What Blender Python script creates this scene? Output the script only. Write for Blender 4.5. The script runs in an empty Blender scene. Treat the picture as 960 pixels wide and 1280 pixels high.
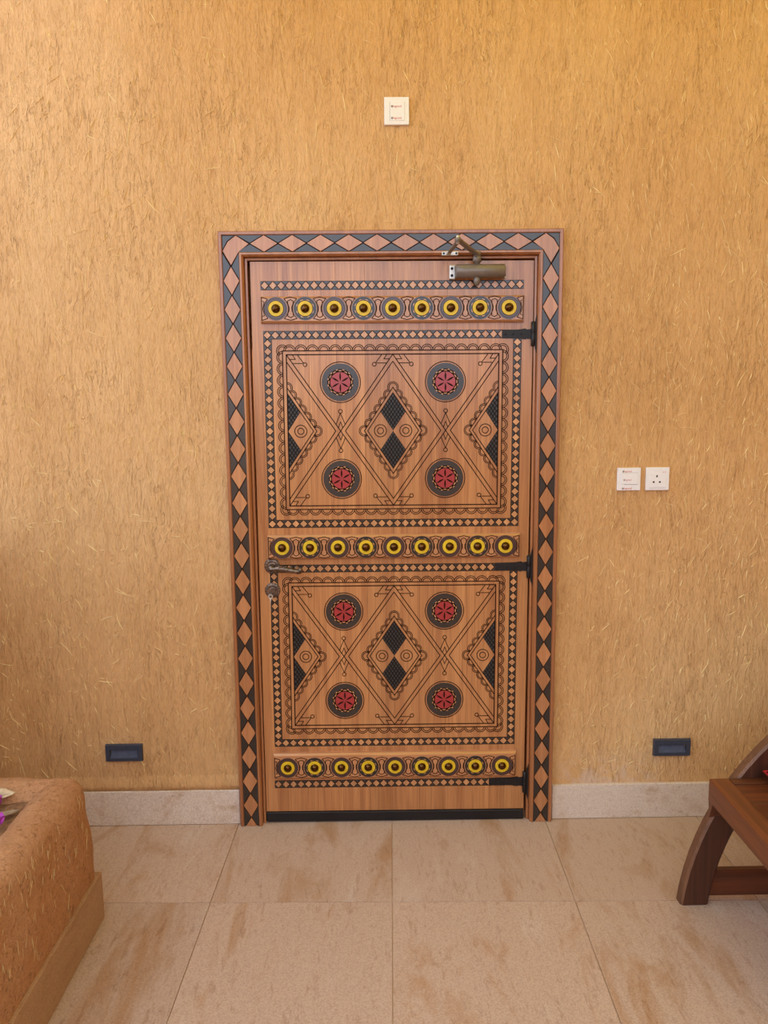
import bpy, bmesh, math, random
from math import sin, cos, pi, sqrt, radians
from mathutils import Vector, Matrix, noise as mnoise

# ------------------------------------------------------------------ camera, sky, sun, exposure
scene = bpy.context.scene
COL = scene.collection

CAM_X, CAM_Y, CAM_Z = -0.0626, -2.792, 1.6173
YAW, PITCH, ROLL, FPX = 0.0099, 0.1394, -0.0106, 947.27
cam_data = bpy.data.cameras.new('camera')
cam_data.sensor_fit = 'AUTO'
cam_data.sensor_width = 36.0
cam_data.lens = FPX / 1280.0 * 36.0
cam_data.clip_start = 0.05
cam = bpy.data.objects.new('camera', cam_data)
COL.objects.link(cam)
_r = Vector((cos(YAW), -sin(YAW), 0))
_f = Vector((sin(YAW) * cos(PITCH), cos(YAW) * cos(PITCH), -sin(PITCH)))
_u = _r.cross(_f)
_r2 = cos(ROLL) * _r + sin(ROLL) * _u
_u2 = -sin(ROLL) * _r + cos(ROLL) * _u
_m = Matrix((( _r2.x, _u2.x, -_f.x, CAM_X), (_r2.y, _u2.y, -_f.y, CAM_Y), (_r2.z, _u2.z, -_f.z, CAM_Z), (0, 0, 0, 1)))
cam.matrix_world = _m
scene.camera = cam

world = bpy.data.worlds.new('hazy_sky')
scene.world = world
world.use_nodes = True
_bg = world.node_tree.nodes['Background']
_bg.inputs['Color'].default_value = (0.86, 0.97, 1.19, 1)
_bg.inputs['Strength'].default_value = 2.32

sun_data = bpy.data.lights.new('sun', 'SUN')
sun_data.energy = 13.0
sun_data.angle = radians(0.6)
sun_data.color = (1.0, 0.93, 0.80)
sun = bpy.data.objects.new('sun', sun_data)
COL.objects.link(sun)
SUN_DIR = Vector((0.85, 0.30, 0.43)).normalized()      # towards the sun: behind the building, to the right
sun.rotation_euler = SUN_DIR.to_track_quat('Z', 'Y').to_euler()
sun.location = (6, 5, 8)

scene.view_settings.view_transform = 'Standard'
scene.view_settings.look = 'None'
scene.view_settings.gamma = 1.0
scene.view_settings.use_curve_mapping = False
scene.view_settings.exposure = 0.0

random.seed(7)

# ------------------------------------------------------------------ helpers
def lin(r, g, b):
    def f(c):
        c /= 255.0
        return c / 12.92 if c <= 0.04045 else ((c + 0.055) / 1.055) ** 2.4
    return (f(r), f(g), f(b), 1.0)

def tag(o, label=None, cat=None, group=None, kind=None):
    if label: o['label'] = label
    if cat: o['category'] = cat
    if group: o['group'] = group
    if kind: o['kind'] = kind
    return o

def empty(name, loc=(0, 0, 0), parent=None):
    o = bpy.data.objects.new(name, None)
    o.empty_display_size = 0.05
    COL.objects.link(o)
    o.location = loc
    if parent: o.parent = parent
    return o

def link(name, me, mat=None, parent=None, loc=None, rot=None):
    o = bpy.data.objects.new(name, me)
    COL.objects.link(o)
    if mat is not None and not me.materials:
        for m in (mat if isinstance(mat, (list, tuple)) else [mat]):
            me.materials.append(m)
    if parent: o.parent = parent
    if loc is not None: o.location = loc
    if rot is not None: o.rotation_euler = rot
    return o

class MB:
    """collects verts and faces for one mesh"""
    def __init__(self):
        self.v = []; self.f = []; self.mi = []; self.sm = []
    def add(self, vs, fs, mi=0, smooth=False):
        b = len(self.v)
        self.v.extend([tuple(p) for p in vs])
        for f in fs:
            self.f.append(tuple(b + i for i in f)); self.mi.append(mi); self.sm.append(smooth)
    def mesh(self, name):
        me = bpy.data.meshes.new(name)
        me.from_pydata(self.v, [], self.f)
        me.polygons.foreach_set('material_index', self.mi)
        me.polygons.foreach_set('use_smooth', self.sm)
        me.update()
        bm = bmesh.new(); bm.from_mesh(me)
        bmesh.ops.recalc_face_normals(bm, faces=bm.faces)
        bm.to_mesh(me); bm.free()
        return me
    def build(self, name, mat, parent=None, loc=None, rot=None):
        return link(name, self.mesh(name), mat, parent, loc, rot)
    # --- shapes
    def box(self, x0, x1, y0, y1, z0, z1, mi=0):
        self.add([(x0,y0,z0),(x1,y0,z0),(x1,y1,z0),(x0,y1,z0),(x0,y0,z1),(x1,y0,z1),(x1,y1,z1),(x0,y1,z1)],
                 [(0,3,2,1),(4,5,6,7),(0,1,5,4),(1,2,6,5),(2,3,7,6),(3,0,4,7)], mi)
        return self
    def bbox(self, x0, x1, y0, y1, z0, z1, b, mi=0):
        """box with chamfered edges"""
        bm = bmesh.new()
        bmesh.ops.create_cube(bm, size=1)
        for v in bm.verts:
            v.co = Vector(((x0+x1)/2 + v.co.x*(x1-x0), (y0+y1)/2 + v.co.y*(y1-y0), (z0+z1)/2 + v.co.z*(z1-z0)))
        bmesh.ops.bevel(bm, geom=list(bm.edges), offset=b, segments=2, affect='EDGES', profile=0.5)
        self.from_bm(bm, mi)
        return self
    def from_bm(self, bm, mi=0, smooth=False):
        bm.verts.ensure_lookup_table(); bm.verts.index_update()
        self.add([v.co[:] for v in bm.verts], [[v.index for v in f.verts] for f in bm.faces], mi, smooth)
        bm.free()
    def ribbon(self, pts, w, y, h, closed=False, mi=0):
        """raised line of width w along pts (x, z), standing h towards the viewer (-y) from plane y"""
        P = [Vector(p) for p in pts]
        if not closed and (P[0]-P[-1]).length < 1e-6: closed = True
        if closed and (P[0]-P[-1]).length < 1e-6: P = P[:-1]
        n = len(P)
        L, Rr = [], []
        for i in range(n):
            a = P[i-1] if (i > 0 or closed) else None
            c = P[(i+1) % n] if (i < n-1 or closed) else None
            b = P[i]
            d1 = (b-a).normalized() if a is not None else None
            d2 = (c-b).normalized() if c is not None else None
            if d1 is None: d1 = d2
            if d2 is None: d2 = d1
            n1 = Vector((-d1.y, d1.x)); n2 = Vector((-d2.y, d2.x))
            m = n1 + n2
            if m.length < 1e-6: m = n1
            m.normalize()
            k = min(1/max(m.dot(n1), 0.3), 2.4)
            L.append(b + m*(w/2*k)); Rr.append(b - m*(w/2*k))
        vs = []
        for i in range(n):
            vs += [(L[i].x, y, L[i].y), (L[i].x, y-h, L[i].y), (Rr[i].x, y-h, Rr[i].y), (Rr[i].x, y, Rr[i].y)]
        fs = []
        for i in range(n if closed else n-1):
            a = 4*i; b = 4*((i+1) % n)
            fs += [(a, b, b+1, a+1), (a+1, b+1, b+2, a+2), (a+2, b+2, b+3, a+3)]
        self.add(vs, fs, mi)
        return self
    def poly(self, pts, y0, y1, bev=0.0, mi=0):
        """prism of an (x, z) outline from y0 (back) to y1 (front), front edge drawn in by bev"""
        n = len(pts)
        cx = sum(p[0] for p in pts)/n; cz = sum(p[1] for p in pts)/n
        back = [(p[0], y0, p[1]) for p in pts]
        fr = []
        for p in pts:
            d = Vector((cx-p[0], cz-p[1])); l = d.length
            k = bev/l if l > 1e-9 else 0
            fr.append((p[0]+d.x*k, y1, p[1]+d.y*k))
        fs = [tuple(range(n, 2*n))]
        for i in range(n):
            j = (i+1) % n
            fs.append((i, j, n+j, n+i))
        self.add(back+fr, fs, mi)
        return self
    def disc(self, cx, cz, r, y0, y1, n=40, bev=0.0, mi=0):
        return self.poly([(cx+r*cos(2*pi*i/n), cz+r*sin(2*pi*i/n)) for i in range(n)], y0, y1, bev, mi)
    def ring(self, cx, cz, r0, r1, y0, y1, n=40, mi=0):
        vs = []; fs = []
        for i in range(n):
            a = 2*pi*i/n; c, s = cos(a), sin(a)
            vs += [(cx+r1*c, y0, cz+r1*s), (cx+r1*c, y1, cz+r1*s), (cx+r0*c, y1, cz+r0*s), (cx+r0*c, y0, cz+r0*s)]
        for i in range(n):
            a = 4*i; b = 4*((i+1) % n)
            fs += [(a, b, b+1, a+1), (a+1, b+1, b+2, a+2), (a+2, b+2, b+3, a+3)]
        self.add(vs, fs, mi)
        return self
    def lathe(self, prof, origin, axis, n=24, mi=0, smooth=True, cap=True):
        """prof: (distance along axis, radius)"""
        ax = Vector(axis).normalized()
        t = Vector((0,0,1)) if abs(ax.z) < 0.9 else Vector((1,0,0))
        e1 = ax.cross(t).normalized(); e2 = ax.cross(e1)
        O = Vector(origin); vs = []; fs = []
        for d, r in prof:
            for i in range(n):
                a = 2*pi*i/n
                vs.append(O + ax*d + (e1*cos(a) + e2*sin(a))*max(r, 1e-5))
        for k in range(len(prof)-1):
            for i in range(n):
                j = (i+1) % n
                fs.append((k*n+i, k*n+j, (k+1)*n+j, (k+1)*n+i))
        if cap:
            fs.append(tuple(range(n))); fs.append(tuple((len(prof)-1)*n+i for i in range(n)))
        self.add(vs, fs, mi, smooth)
        return self
    def tube(self, pts, rad, n=10, mi=0, flat=(1, 1), up=(0, 0, 1)):
        """tube along 3-D pts with a radius per point"""
        P = [Vector(p) for p in pts]
        if not hasattr(rad, '__len__'): rad = [rad]*len(P)
        vs = []; fs = []
        for i, p in enumerate(P):
            d = (P[min(i+1, len(P)-1)] - P[max(i-1, 0)]).normalized()
            U = Vector(up)
            if abs(d.dot(U)) > 0.95: U = Vector((1, 0, 0))
            e1 = d.cross(U).normalized(); e2 = e1.cross(d)
            for k in range(n):
                a = 2*pi*k/n
                vs.append(p + e1*(cos(a)*rad[i]*flat[0]) + e2*(sin(a)*rad[i]*flat[1]))
        for i in range(len(P)-1):
            for k in range(n):
                j = (k+1) % n
                fs.append((i*n+k, i*n+j, (i+1)*n+j, (i+1)*n+k))
        fs.append(tuple(range(n))); fs.append(tuple((len(P)-1)*n+k for k in range(n)))
        self.add(vs, fs, mi, True)
        return self

def arc(cx, cz, r, a0, a1, n=10):
    return [(cx+r*cos(radians(a0+(a1-a0)*i/n)), cz+r*sin(radians(a0+(a1-a0)*i/n))) for i in range(n+1)]

# ------------------------------------------------------------------ materials
def new_mat(name):
    m = bpy.data.materials.new(name); m.use_nodes = True
    nt = m.node_tree
    return m, nt, nt.nodes['Principled BSDF']

def N(nt, typ, **kw):
    n = nt.nodes.new(typ)
    for k, v in kw.items():
        if k in n.inputs: n.inputs[k].default_value = v
        else: setattr(n, k, v)
    return n

def ramp(nt, stops):
    r = nt.nodes.new('ShaderNodeValToRGB')
    el = r.color_ramp.elements
    while len(el) < len(stops): el.new(0.5)
    for e, (p, c) in zip(el, stops):
        e.position = p; e.color = c
    return r

def coords(nt, scale=(1, 1, 1), rot=(0, 0, 0), rand=True):
    tc = nt.nodes.new('ShaderNodeTexCoord')
    mp = N(nt, 'ShaderNodeMapping')
    mp.inputs['Scale'].default_value = scale
    mp.inputs['Rotation'].default_value = rot
    if rand:
        oi = nt.nodes.new('ShaderNodeObjectInfo')
        mu = N(nt, 'ShaderNodeVectorMath', operation='MULTIPLY_ADD')
        nt.links.new(oi.outputs['Random'], mu.inputs[0])
        mu.inputs[1].default_value = (17.3, 9.1, 23.7)
        nt.links.new(tc.outputs['Object'], mu.inputs[2])
        nt.links.new(mu.outputs[0], mp.inputs['Vector'])
        return mp.outputs[0], oi
    nt.links.new(tc.outputs['Object'], mp.inputs['Vector'])
    return mp.outputs[0], None

def mixc(nt, a, b, fac, mode='MIX'):
    m = nt.nodes.new('ShaderNodeMix'); m.data_type = 'RGBA'; m.blend_type = mode
    def setin(s, v):
        if isinstance(v, (tuple, list, float, int)): s.default_value = v
        else: nt.links.new(v, s)
    setin(m.inputs[0], fac); setin(m.inputs[6], a); setin(m.inputs[7], b)
    return m.outputs[2]

def bump(nt, bsdf, height, strength, dist, prev=None):
    b = N(nt, 'ShaderNodeBump', Strength=strength, Distance=dist)
    nt.links.new(height, b.inputs['Height'])
    if prev is not None: nt.links.new(prev, b.inputs['Normal'])
    nt.links.new(b.outputs[0], bsdf.inputs['Normal'])
    return b.outputs[0]

def paint(name, col, rough=0.45, metal=0.0, spec=0.5, noise_amt=0.12, bump_s=0.0):
    m, nt, b = new_mat(name)
    v, oi = coords(nt, (60, 60, 60))
    nz = N(nt, 'ShaderNodeTexNoise', Scale=1.0, Detail=3.0)
    nt.links.new(v, nz.inputs['Vector'])
    d = tuple(c*(1-noise_amt) for c in col[:3]) + (1,)
    l = tuple(min(1, c*(1+noise_amt)) for c in col[:3]) + (1,)
    rp = ramp(nt, [(0.3, d), (0.7, l)])
    nt.links.new(nz.outputs['Fac'], rp.inputs[0])
    nt.links.new(rp.outputs[0], b.inputs['Base Color'])
    b.inputs['Roughness'].default_value = rough
    b.inputs['Metallic'].default_value = metal
    b.inputs['Specular IOR Level'].default_value = spec
    if bump_s: bump(nt, b, nz.outputs['Fac'], bump_s, 0.002)
    return m

def wood(name, dark, light, axis='z', rough=0.42, var=0.25, streak=0.5, fine=1.0, spec=0.5):
    """grain runs along axis"""
    m, nt, b = new_mat(name)
    st = {'x': (1.2, 28, 28), 'y': (28, 1.2, 28), 'z': (28, 28, 1.2)}[axis]
    v, oi = coords(nt, st)
    n1 = N(nt, 'ShaderNodeTexNoise', Scale=1.0*fine, Detail=5.0, Roughness=0.6, Distortion=0.8)
    nt.links.new(v, n1.inputs['Vector'])
    st2 = {'x': (5, 260, 260), 'y': (260, 5, 260), 'z': (260, 260, 5)}[axis]
    v2, _ = coords(nt, st2)
    n2 = N(nt, 'ShaderNodeTexNoise', Scale=1.0, Detail=2.0, Roughness=0.5)
    nt.links.new(v2, n2.inputs['Vector'])
    rp = ramp(nt, [(0.28, dark), (0.52, tuple((a+c)/2 for a, c in zip(dark, light))), (0.75, light)])
    nt.links.new(n1.outputs['Fac'], rp.inputs[0])
    rp2 = ramp(nt, [(0.30, (0.62, 0.56, 0.50, 1)), (0.55, (1, 1, 1, 1))])
    nt.links.new(n2.outputs['Fac'], rp2.inputs[0])
    c = mixc(nt, rp.outputs[0], rp2.outputs[0], streak, 'MULTIPLY')
    mr = N(nt, 'ShaderNodeMapRange')
    mr.inputs['To Min'].default_value = 1-var; mr.inputs['To Max'].default_value = 1+var*0.5
    nt.links.new(oi.outputs['Random'], mr.inputs['Value'])
    hs = N(nt, 'ShaderNodeHueSaturation')
    nt.links.new(mr.outputs[0], hs.inputs['Value'])
    nt.links.new(c, hs.inputs['Color'])
    nt.links.new(hs.outputs[0], b.inputs['Base Color'])
    b.inputs['Roughness'].default_value = rough
    b.inputs['Specular IOR Level'].default_value = spec
    bump(nt, b, n2.outputs['Fac'], 0.25, 0.0008)
    return m

def plaster(name, c_dark, c_mid, c_light, rel=1.0, stain=False, lumpy=False):
    """straw mud plaster: trowelled up and down, so the relief is drawn out vertically"""
    m, nt, b = new_mat(name)
    def noise(scale, rot, detail, rough, dist, sc=1.0):
        v, _ = coords(nt, scale, rot=(0, radians(rot), 0), rand=False)
        n = N(nt, 'ShaderNodeTexNoise', Scale=sc, Detail=detail, Roughness=rough, Distortion=dist)
        nt.links.new(v, n.inputs['Vector']); return n.outputs['Fac']
    def math_(op, a, v2=None):
        q = N(nt, 'ShaderNodeMath', operation=op); nt.links.new(a, q.inputs[0])
        if v2 is not None:
            if isinstance(v2, float): q.inputs[1].default_value = v2
            else: nt.links.new(v2, q.inputs[1])
        return q.outputs[0]
    big = noise((1, 1, 0.55), 0, 4, 0.55, 0, 1.7)
    zs = 1.0 if lumpy else 0.28
    mid = noise((26, 26, 26*zs), 6, 5, 0.68, 0.6)
    fine = noise((120, 120, 120*zs), 4, 4, 0.7, 0.6)
    patch = noise((5, 5, 2.5), 0, 3, 0.5, 0)
    line = noise((30, 30, 7.0 if not lumpy else 26), -6, 3, 0.55, 1.2)
    line2 = noise((22, 22, 6.0 if not lumpy else 20), 14, 3, 0.55, 1.0)
    def crack(src):
        d = math_('ABSOLUTE', math_('SUBTRACT', src, 0.5))
        r = ramp(nt, [(0.0, (0, 0, 0, 1)), (0.020, (1, 1, 1, 1))])
        nt.links.new(d, r.inputs[0]); return r.outputs[0]
    mask = ramp(nt, [(0.40, (0.35, 0.35, 0.35, 1)), (0.62, (1, 1, 1, 1))])
    nt.links.new(patch, mask.inputs[0])
    m2 = noise((60, 60, 14 if not lumpy else 60), 0, 2, 0.5, 0.3)
    mask2 = ramp(nt, [(0.42, (0, 0, 0, 1)), (0.54, (1, 1, 1, 1))])
    nt.links.new(m2, mask2.inputs[0])
    cr = math_('MAXIMUM', math_('MULTIPLY', crack(line), crack(line2)), math_('MAXIMUM', mask.outputs[0], mask2.outputs[0]))
    rp = ramp(nt, [(0.30, c_dark), (0.5, c_mid), (0.72, c_light)])
    nt.links.new(big, rp.inputs[0])
    rs = ramp(nt, [(0.30, (0.80, 0.74, 0.66, 1)), (0.52, (1, 1, 1, 1))])
    nt.links.new(fine, rs.inputs[0])
    c = mixc(nt, rp.outputs[0], rs.outputs[0], 0.8, 'MULTIPLY')
    rm = ramp(nt, [(0.28, (0.80, 0.74, 0.68, 1)), (0.46, (1, 1, 1, 1))])
    nt.links.new(mid, rm.inputs[0])
    c = mixc(nt, c, rm.outputs[0], 0.7, 'MULTIPLY')
    rc = ramp(nt, [(0.0, (0.66, 0.56, 0.46, 1)), (0.8, (1, 1, 1, 1))])
    nt.links.new(cr, rc.inputs[0])
    c = mixc(nt, c, rc.outputs[0], 0.15 if lumpy else 0.40, 'MULTIPLY')
    if stain:
        # pale salt stain that creeps up from the skirting right of the door
        tc = nt.nodes.new('ShaderNodeTexCoord')
        sp = nt.nodes.new('ShaderNodeSeparateXYZ'); nt.links.new(tc.outputs['Object'], sp.inputs[0])
        def mrange(src, a0, a1):
            q = N(nt, 'ShaderNodeMapRange'); q.inputs['From Min'].default_value = a0; q.inputs['From Max'].default_value = a1
            nt.links.new(src, q.inputs['Value']); return q.outputs[0]
        zz = math_('MULTIPLY', mrange(sp.outputs['Z'], 0.30, 0.19), math_('MULTIPLY', mrange(sp.outputs['X'], 0.60, 0.70), mrange(sp.outputs['X'], 1.15, 0.9)))
        nz = N(nt, 'ShaderNodeTexNoise', Scale=11.0, Detail=6.0, Roughness=0.7)
        nt.links.new(tc.outputs['Object'], nz.inputs['Vector'])
        edge = ramp(nt, [(0.44, (0, 0, 0, 1)), (0.60, (1, 1, 1, 1))])
        nt.links.new(nz.outputs['Fac'], edge.inputs[0])
        c = mixc(nt, c, lin(222, 190, 160), math_('MULTIPLY', zz, edge.outputs[0]))
    if lumpy:
        pit = ramp(nt, [(0.30, (0.50, 0.40, 0.32, 1)), (0.44, (1, 1, 1, 1))])
        pn = noise((75, 75, 55), 0, 5, 0.75, 0.8)
        nt.links.new(pn, pit.inputs[0])
        c = mixc(nt, c, pit.outputs[0], 0.8, 'MULTIPLY')
    nt.links.new(c, b.inputs['Base Color'])
    b.inputs['Roughness'].default_value = 0.93
    b.inputs['Specular IOR Level'].default_value = 0.15
    p = bump(nt, b, mid, 0.80*rel, 0.017)
    p = bump(nt, b, fine, 0.80*rel, 0.0060, p)
    if lumpy:
        grain = noise((330, 330, 240), 0, 3, 0.7, 0.2)
        p = bump(nt, b, grain, 0.9, 0.0045, p)
        bump(nt, b, pit.outputs[0], 0.9, 0.0040, p)
    else:
        bump(nt, b, cr, 0.8*rel, 0.0040, p)
    return m

def stone(name, base, dark, light, rough=0.55, rot=0.25):
    m, nt, b = new_mat(name)
    v, oi = coords(nt, (5.0, 1.5, 5.0), rot=(0, 0, rot))
    n1 = N(nt, 'ShaderNodeTexNoise', Scale=1.0, Detail=7.0, Roughness=0.62, Distortion=0.9)
    nt.links.new(v, n1.inputs['Vector'])
    v2, _ = coords(nt, (46, 10, 46), rot=(0, 0, rot*1.6))
    n2 = N(nt, 'ShaderNodeTexNoise', Scale=1.0, Detail=8.0, Roughness=0.75, Distortion=1.6)
    nt.links.new(v2, n2.inputs['Vector'])
    v3, _ = coords(nt, (220, 220, 220))
    n3 = N(nt, 'ShaderNodeTexNoise', Scale=1.0, Detail=2.0)
    nt.links.new(v3, n3.inputs['Vector'])
    rp = ramp(nt, [(0.34, dark), (0.47, base), (0.58, base), (0.72, light)])
    nt.links.new(n1.outputs['Fac'], rp.inputs[0])
    r2 = ramp(nt, [(0.33, (0.60, 0.45, 0.33, 1)), (0.46, (1, 1, 1, 1))])
    nt.links.new(n2.outputs['Fac'], r2.inputs[0])
    c = mixc(nt, rp.outputs[0], r2.outputs[0], 0.60, 'MULTIPLY')
    r3 = ramp(nt, [(0.3, (0.72, 0.69, 0.66, 1)), (0.6, (1, 1, 1, 1))])
    nt.links.new(n3.outputs['Fac'], r3.inputs[0])
    c = mixc(nt, c, r3.outputs[0], 0.8, 'MULTIPLY')
    mr = N(nt, 'ShaderNodeMapRange'); mr.inputs['To Min'].default_value = 0.93; mr.inputs['To Max'].default_value = 1.06
    nt.links.new(oi.outputs['Random'], mr.inputs['Value'])
    hs = N(nt, 'ShaderNodeHueSaturation'); nt.links.new(mr.outputs[0], hs.inputs['Value']); nt.links.new(c, hs.inputs['Color'])
    nt.links.new(hs.outputs[0], b.inputs['Base Color'])
    b.inputs['Roughness'].default_value = rough
    b.inputs['Specular IOR Level'].default_value = 0.35
    p = bump(nt, b, n2.outputs['Fac'], 0.25, 0.002)
    bump(nt, b, n3.outputs['Fac'], 0.2, 0.0008, p)
    return m

M = {}
M['plaster'] = plaster('mud_plaster', lin(210, 163, 110), lin(220, 174, 121), lin(228, 186, 134), 1.0, True)
M['planter'] = plaster('planter_plaster', lin(190, 136, 94), lin(206, 152, 110), lin(216, 168, 128), 0.8, False, True)
M['straw'] = paint('straw', lin(252, 230, 172), 0.6, noise_amt=0.10)
M['tile'] = stone('floor_stone', lin(192, 164, 144), lin(176, 138, 106), lin(202, 180, 164))
M['skirt'] = stone('skirting_stone', lin(226, 210, 196), lin(206, 180, 156), lin(234, 224, 214), rot=0.9)
M['pskirt'] = stone('planter_skirting_stone', lin(184, 146, 110), lin(168, 130, 94), lin(196, 162, 128), rot=0.2)
M['grout'] = paint('grout', lin(205, 174, 144), 0.9)
M['sand'] = paint('sandy_ground', lin(205, 165, 115), 0.95)
M['door_wood'] = wood('door_wood', lin(156, 94, 48), lin(212, 150, 92), 'z', 0.30, 0.10, 0.55, spec=1.0)
M['rail_wood'] = wood('rail_wood', lin(178, 116, 70), lin(208, 150, 102), 'x', 0.30, 0.10, 0.5, spec=1.0)
M['inlay_wood'] = wood('inlay_wood', lin(178, 120, 74), lin(214, 160, 108), 'z', 0.30, 0.16, 0.5, spec=1.0)
M['frame_wood'] = wood('frame_wood', lin(136, 80, 44), lin(178, 114, 70), 'z', 0.30, 0.05, 0.5, spec=1.0)
M['jamb_wood'] = wood('jamb_wood', lin(146, 88, 48), lin(190, 126, 78), 'z', 0.30, 0.05, 0.5, spec=1.0)
M['head_wood'] = wood('head_wood', lin(128, 72, 38), lin(168, 104, 62), 'x', 0.30, 0.05, 0.5, spec=1.0)
M['frame_inlay'] = wood('frame_inlay_wood', lin(164, 104, 60), lin(200, 138, 90), 'z', 0.30, 0.14, 0.45, spec=1.0)
M['black_paint'] = paint('black_paint', lin(25, 19, 19), 0.32, spec=1.0)
M['groove'] = paint('burnt_groove', lin(40, 17, 9), 0.75, spec=0.15)
M['ring_purple'] = paint('dark_plum_paint', lin(66, 38, 38), 0.32, spec=1.0)
M['red_paint'] = paint('red_paint', lin(160, 24, 34), 0.32, spec=1.0)
M['yellow_paint'] = paint('yellow_paint', lin(222, 186, 36), 0.40)
M['brass'] = paint('aged_brass', lin(92, 64, 36), 0.12, 1.0, noise_amt=0.2)
M['iron'] = paint('black_iron', lin(30, 29, 32), 0.45, 0.3, bump_s=0.3)
M['sweep'] = paint('black_rubber', lin(18, 20, 26), 0.3)
M['bronze'] = paint('bronze_metal', lin(116, 104, 94), 0.34, 0.15, spec=0.8)
M['steel'] = paint('bright_steel', lin(196, 190, 182), 0.35, 0.7)
M['silver'] = paint('antique_silver', lin(120, 104, 92), 0.36, 0.9, noise_amt=0.5, bump_s=0.8)
M['key'] = paint('key_steel', lin(215, 212, 208), 0.3, 0.8)
M['hole'] = paint('dark_hole', lin(14, 12, 12), 0.8)
M['white'] = paint('white_plastic', lin(236, 234, 236), 0.35, noise_amt=0.02)
M['film_line'] = paint('grey_seam', lin(170, 166, 172), 0.5, noise_amt=0.02)
M['red_print'] = paint('red_print', lin(196, 44, 44), 0.5, noise_amt=0.02)
M['dark_print'] = paint('dark_print', lin(70, 24, 28), 0.5, noise_amt=0.02)
M['fixture'] = paint('slate_blue_metal', lin(62, 68, 84), 0.42, 0.2)
M['fixture_in'] = paint('slate_blue_glass', lin(76, 84, 104), 0.3)
M['bench'] = wood('bench_wood', lin(62, 30, 15), lin(112, 58, 30), 'x', 0.38, 0.12, 0.6)
M['bench_y'] = wood('bench_wood_side', lin(80, 42, 22), lin(132, 74, 40), 'y', 0.38, 0.08, 0.6)
M['bench_arc'] = wood('bench_wood_arc', lin(48, 25, 16), lin(92, 52, 34), 'z', 0.5, 0.08, 0.7)
M['bench_lit'] = wood('bench_wood_lit', lin(86, 54, 36), lin(128, 88, 60), 'z', 0.55, 0.05, 0.7)  # paler copy of the arc wood, with the light on it painted in
M['soil'] = paint('dry_soil', lin(128, 92, 62), 0.95, noise_amt=0.4, bump_s=1.0)
M['petal'] = paint('magenta_bract', lin(176, 62, 176), 0.6, noise_amt=0.15)
M['dry_leaf'] = paint('dry_pale_leaf', lin(206, 184, 152), 0.8, noise_amt=0.2)
M['leaf_grey'] = paint('dry_grey_leaf', lin(156, 136, 110), 0.8, noise_amt=0.25)
M['green'] = paint('green_leaf', lin(70, 98, 44), 0.5, noise_amt=0.25)
M['stem'] = paint('brown_stem', lin(96, 70, 46), 0.8)

def fabric():
    m, nt, b = new_mat('red_cushion_fabric')
    v, _ = coords(nt, (60, 60, 60), rand=False)
    vo = N(nt, 'ShaderNodeTexVoronoi', Scale=1.0)
    nt.links.new(v, vo.inputs['Vector'])
    rp = ramp(nt, [(0.20, lin(240, 230, 225)), (0.30, lin(178, 22, 36))])
    nt.links.new(vo.outputs['Distance'], rp.inputs[0])
    nt.links.new(rp.outputs[0], b.inputs['Base Color'])
    b.inputs['Roughness'].default_value = 0.85
    return m
M['fabric'] = fabric()

# ------------------------------------------------------------------ the setting
FW, FH = 0.607, 2.227          # outer half width and height of the door frame
OX, OZ = 0.585, 2.205          # door opening in the wall

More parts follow.
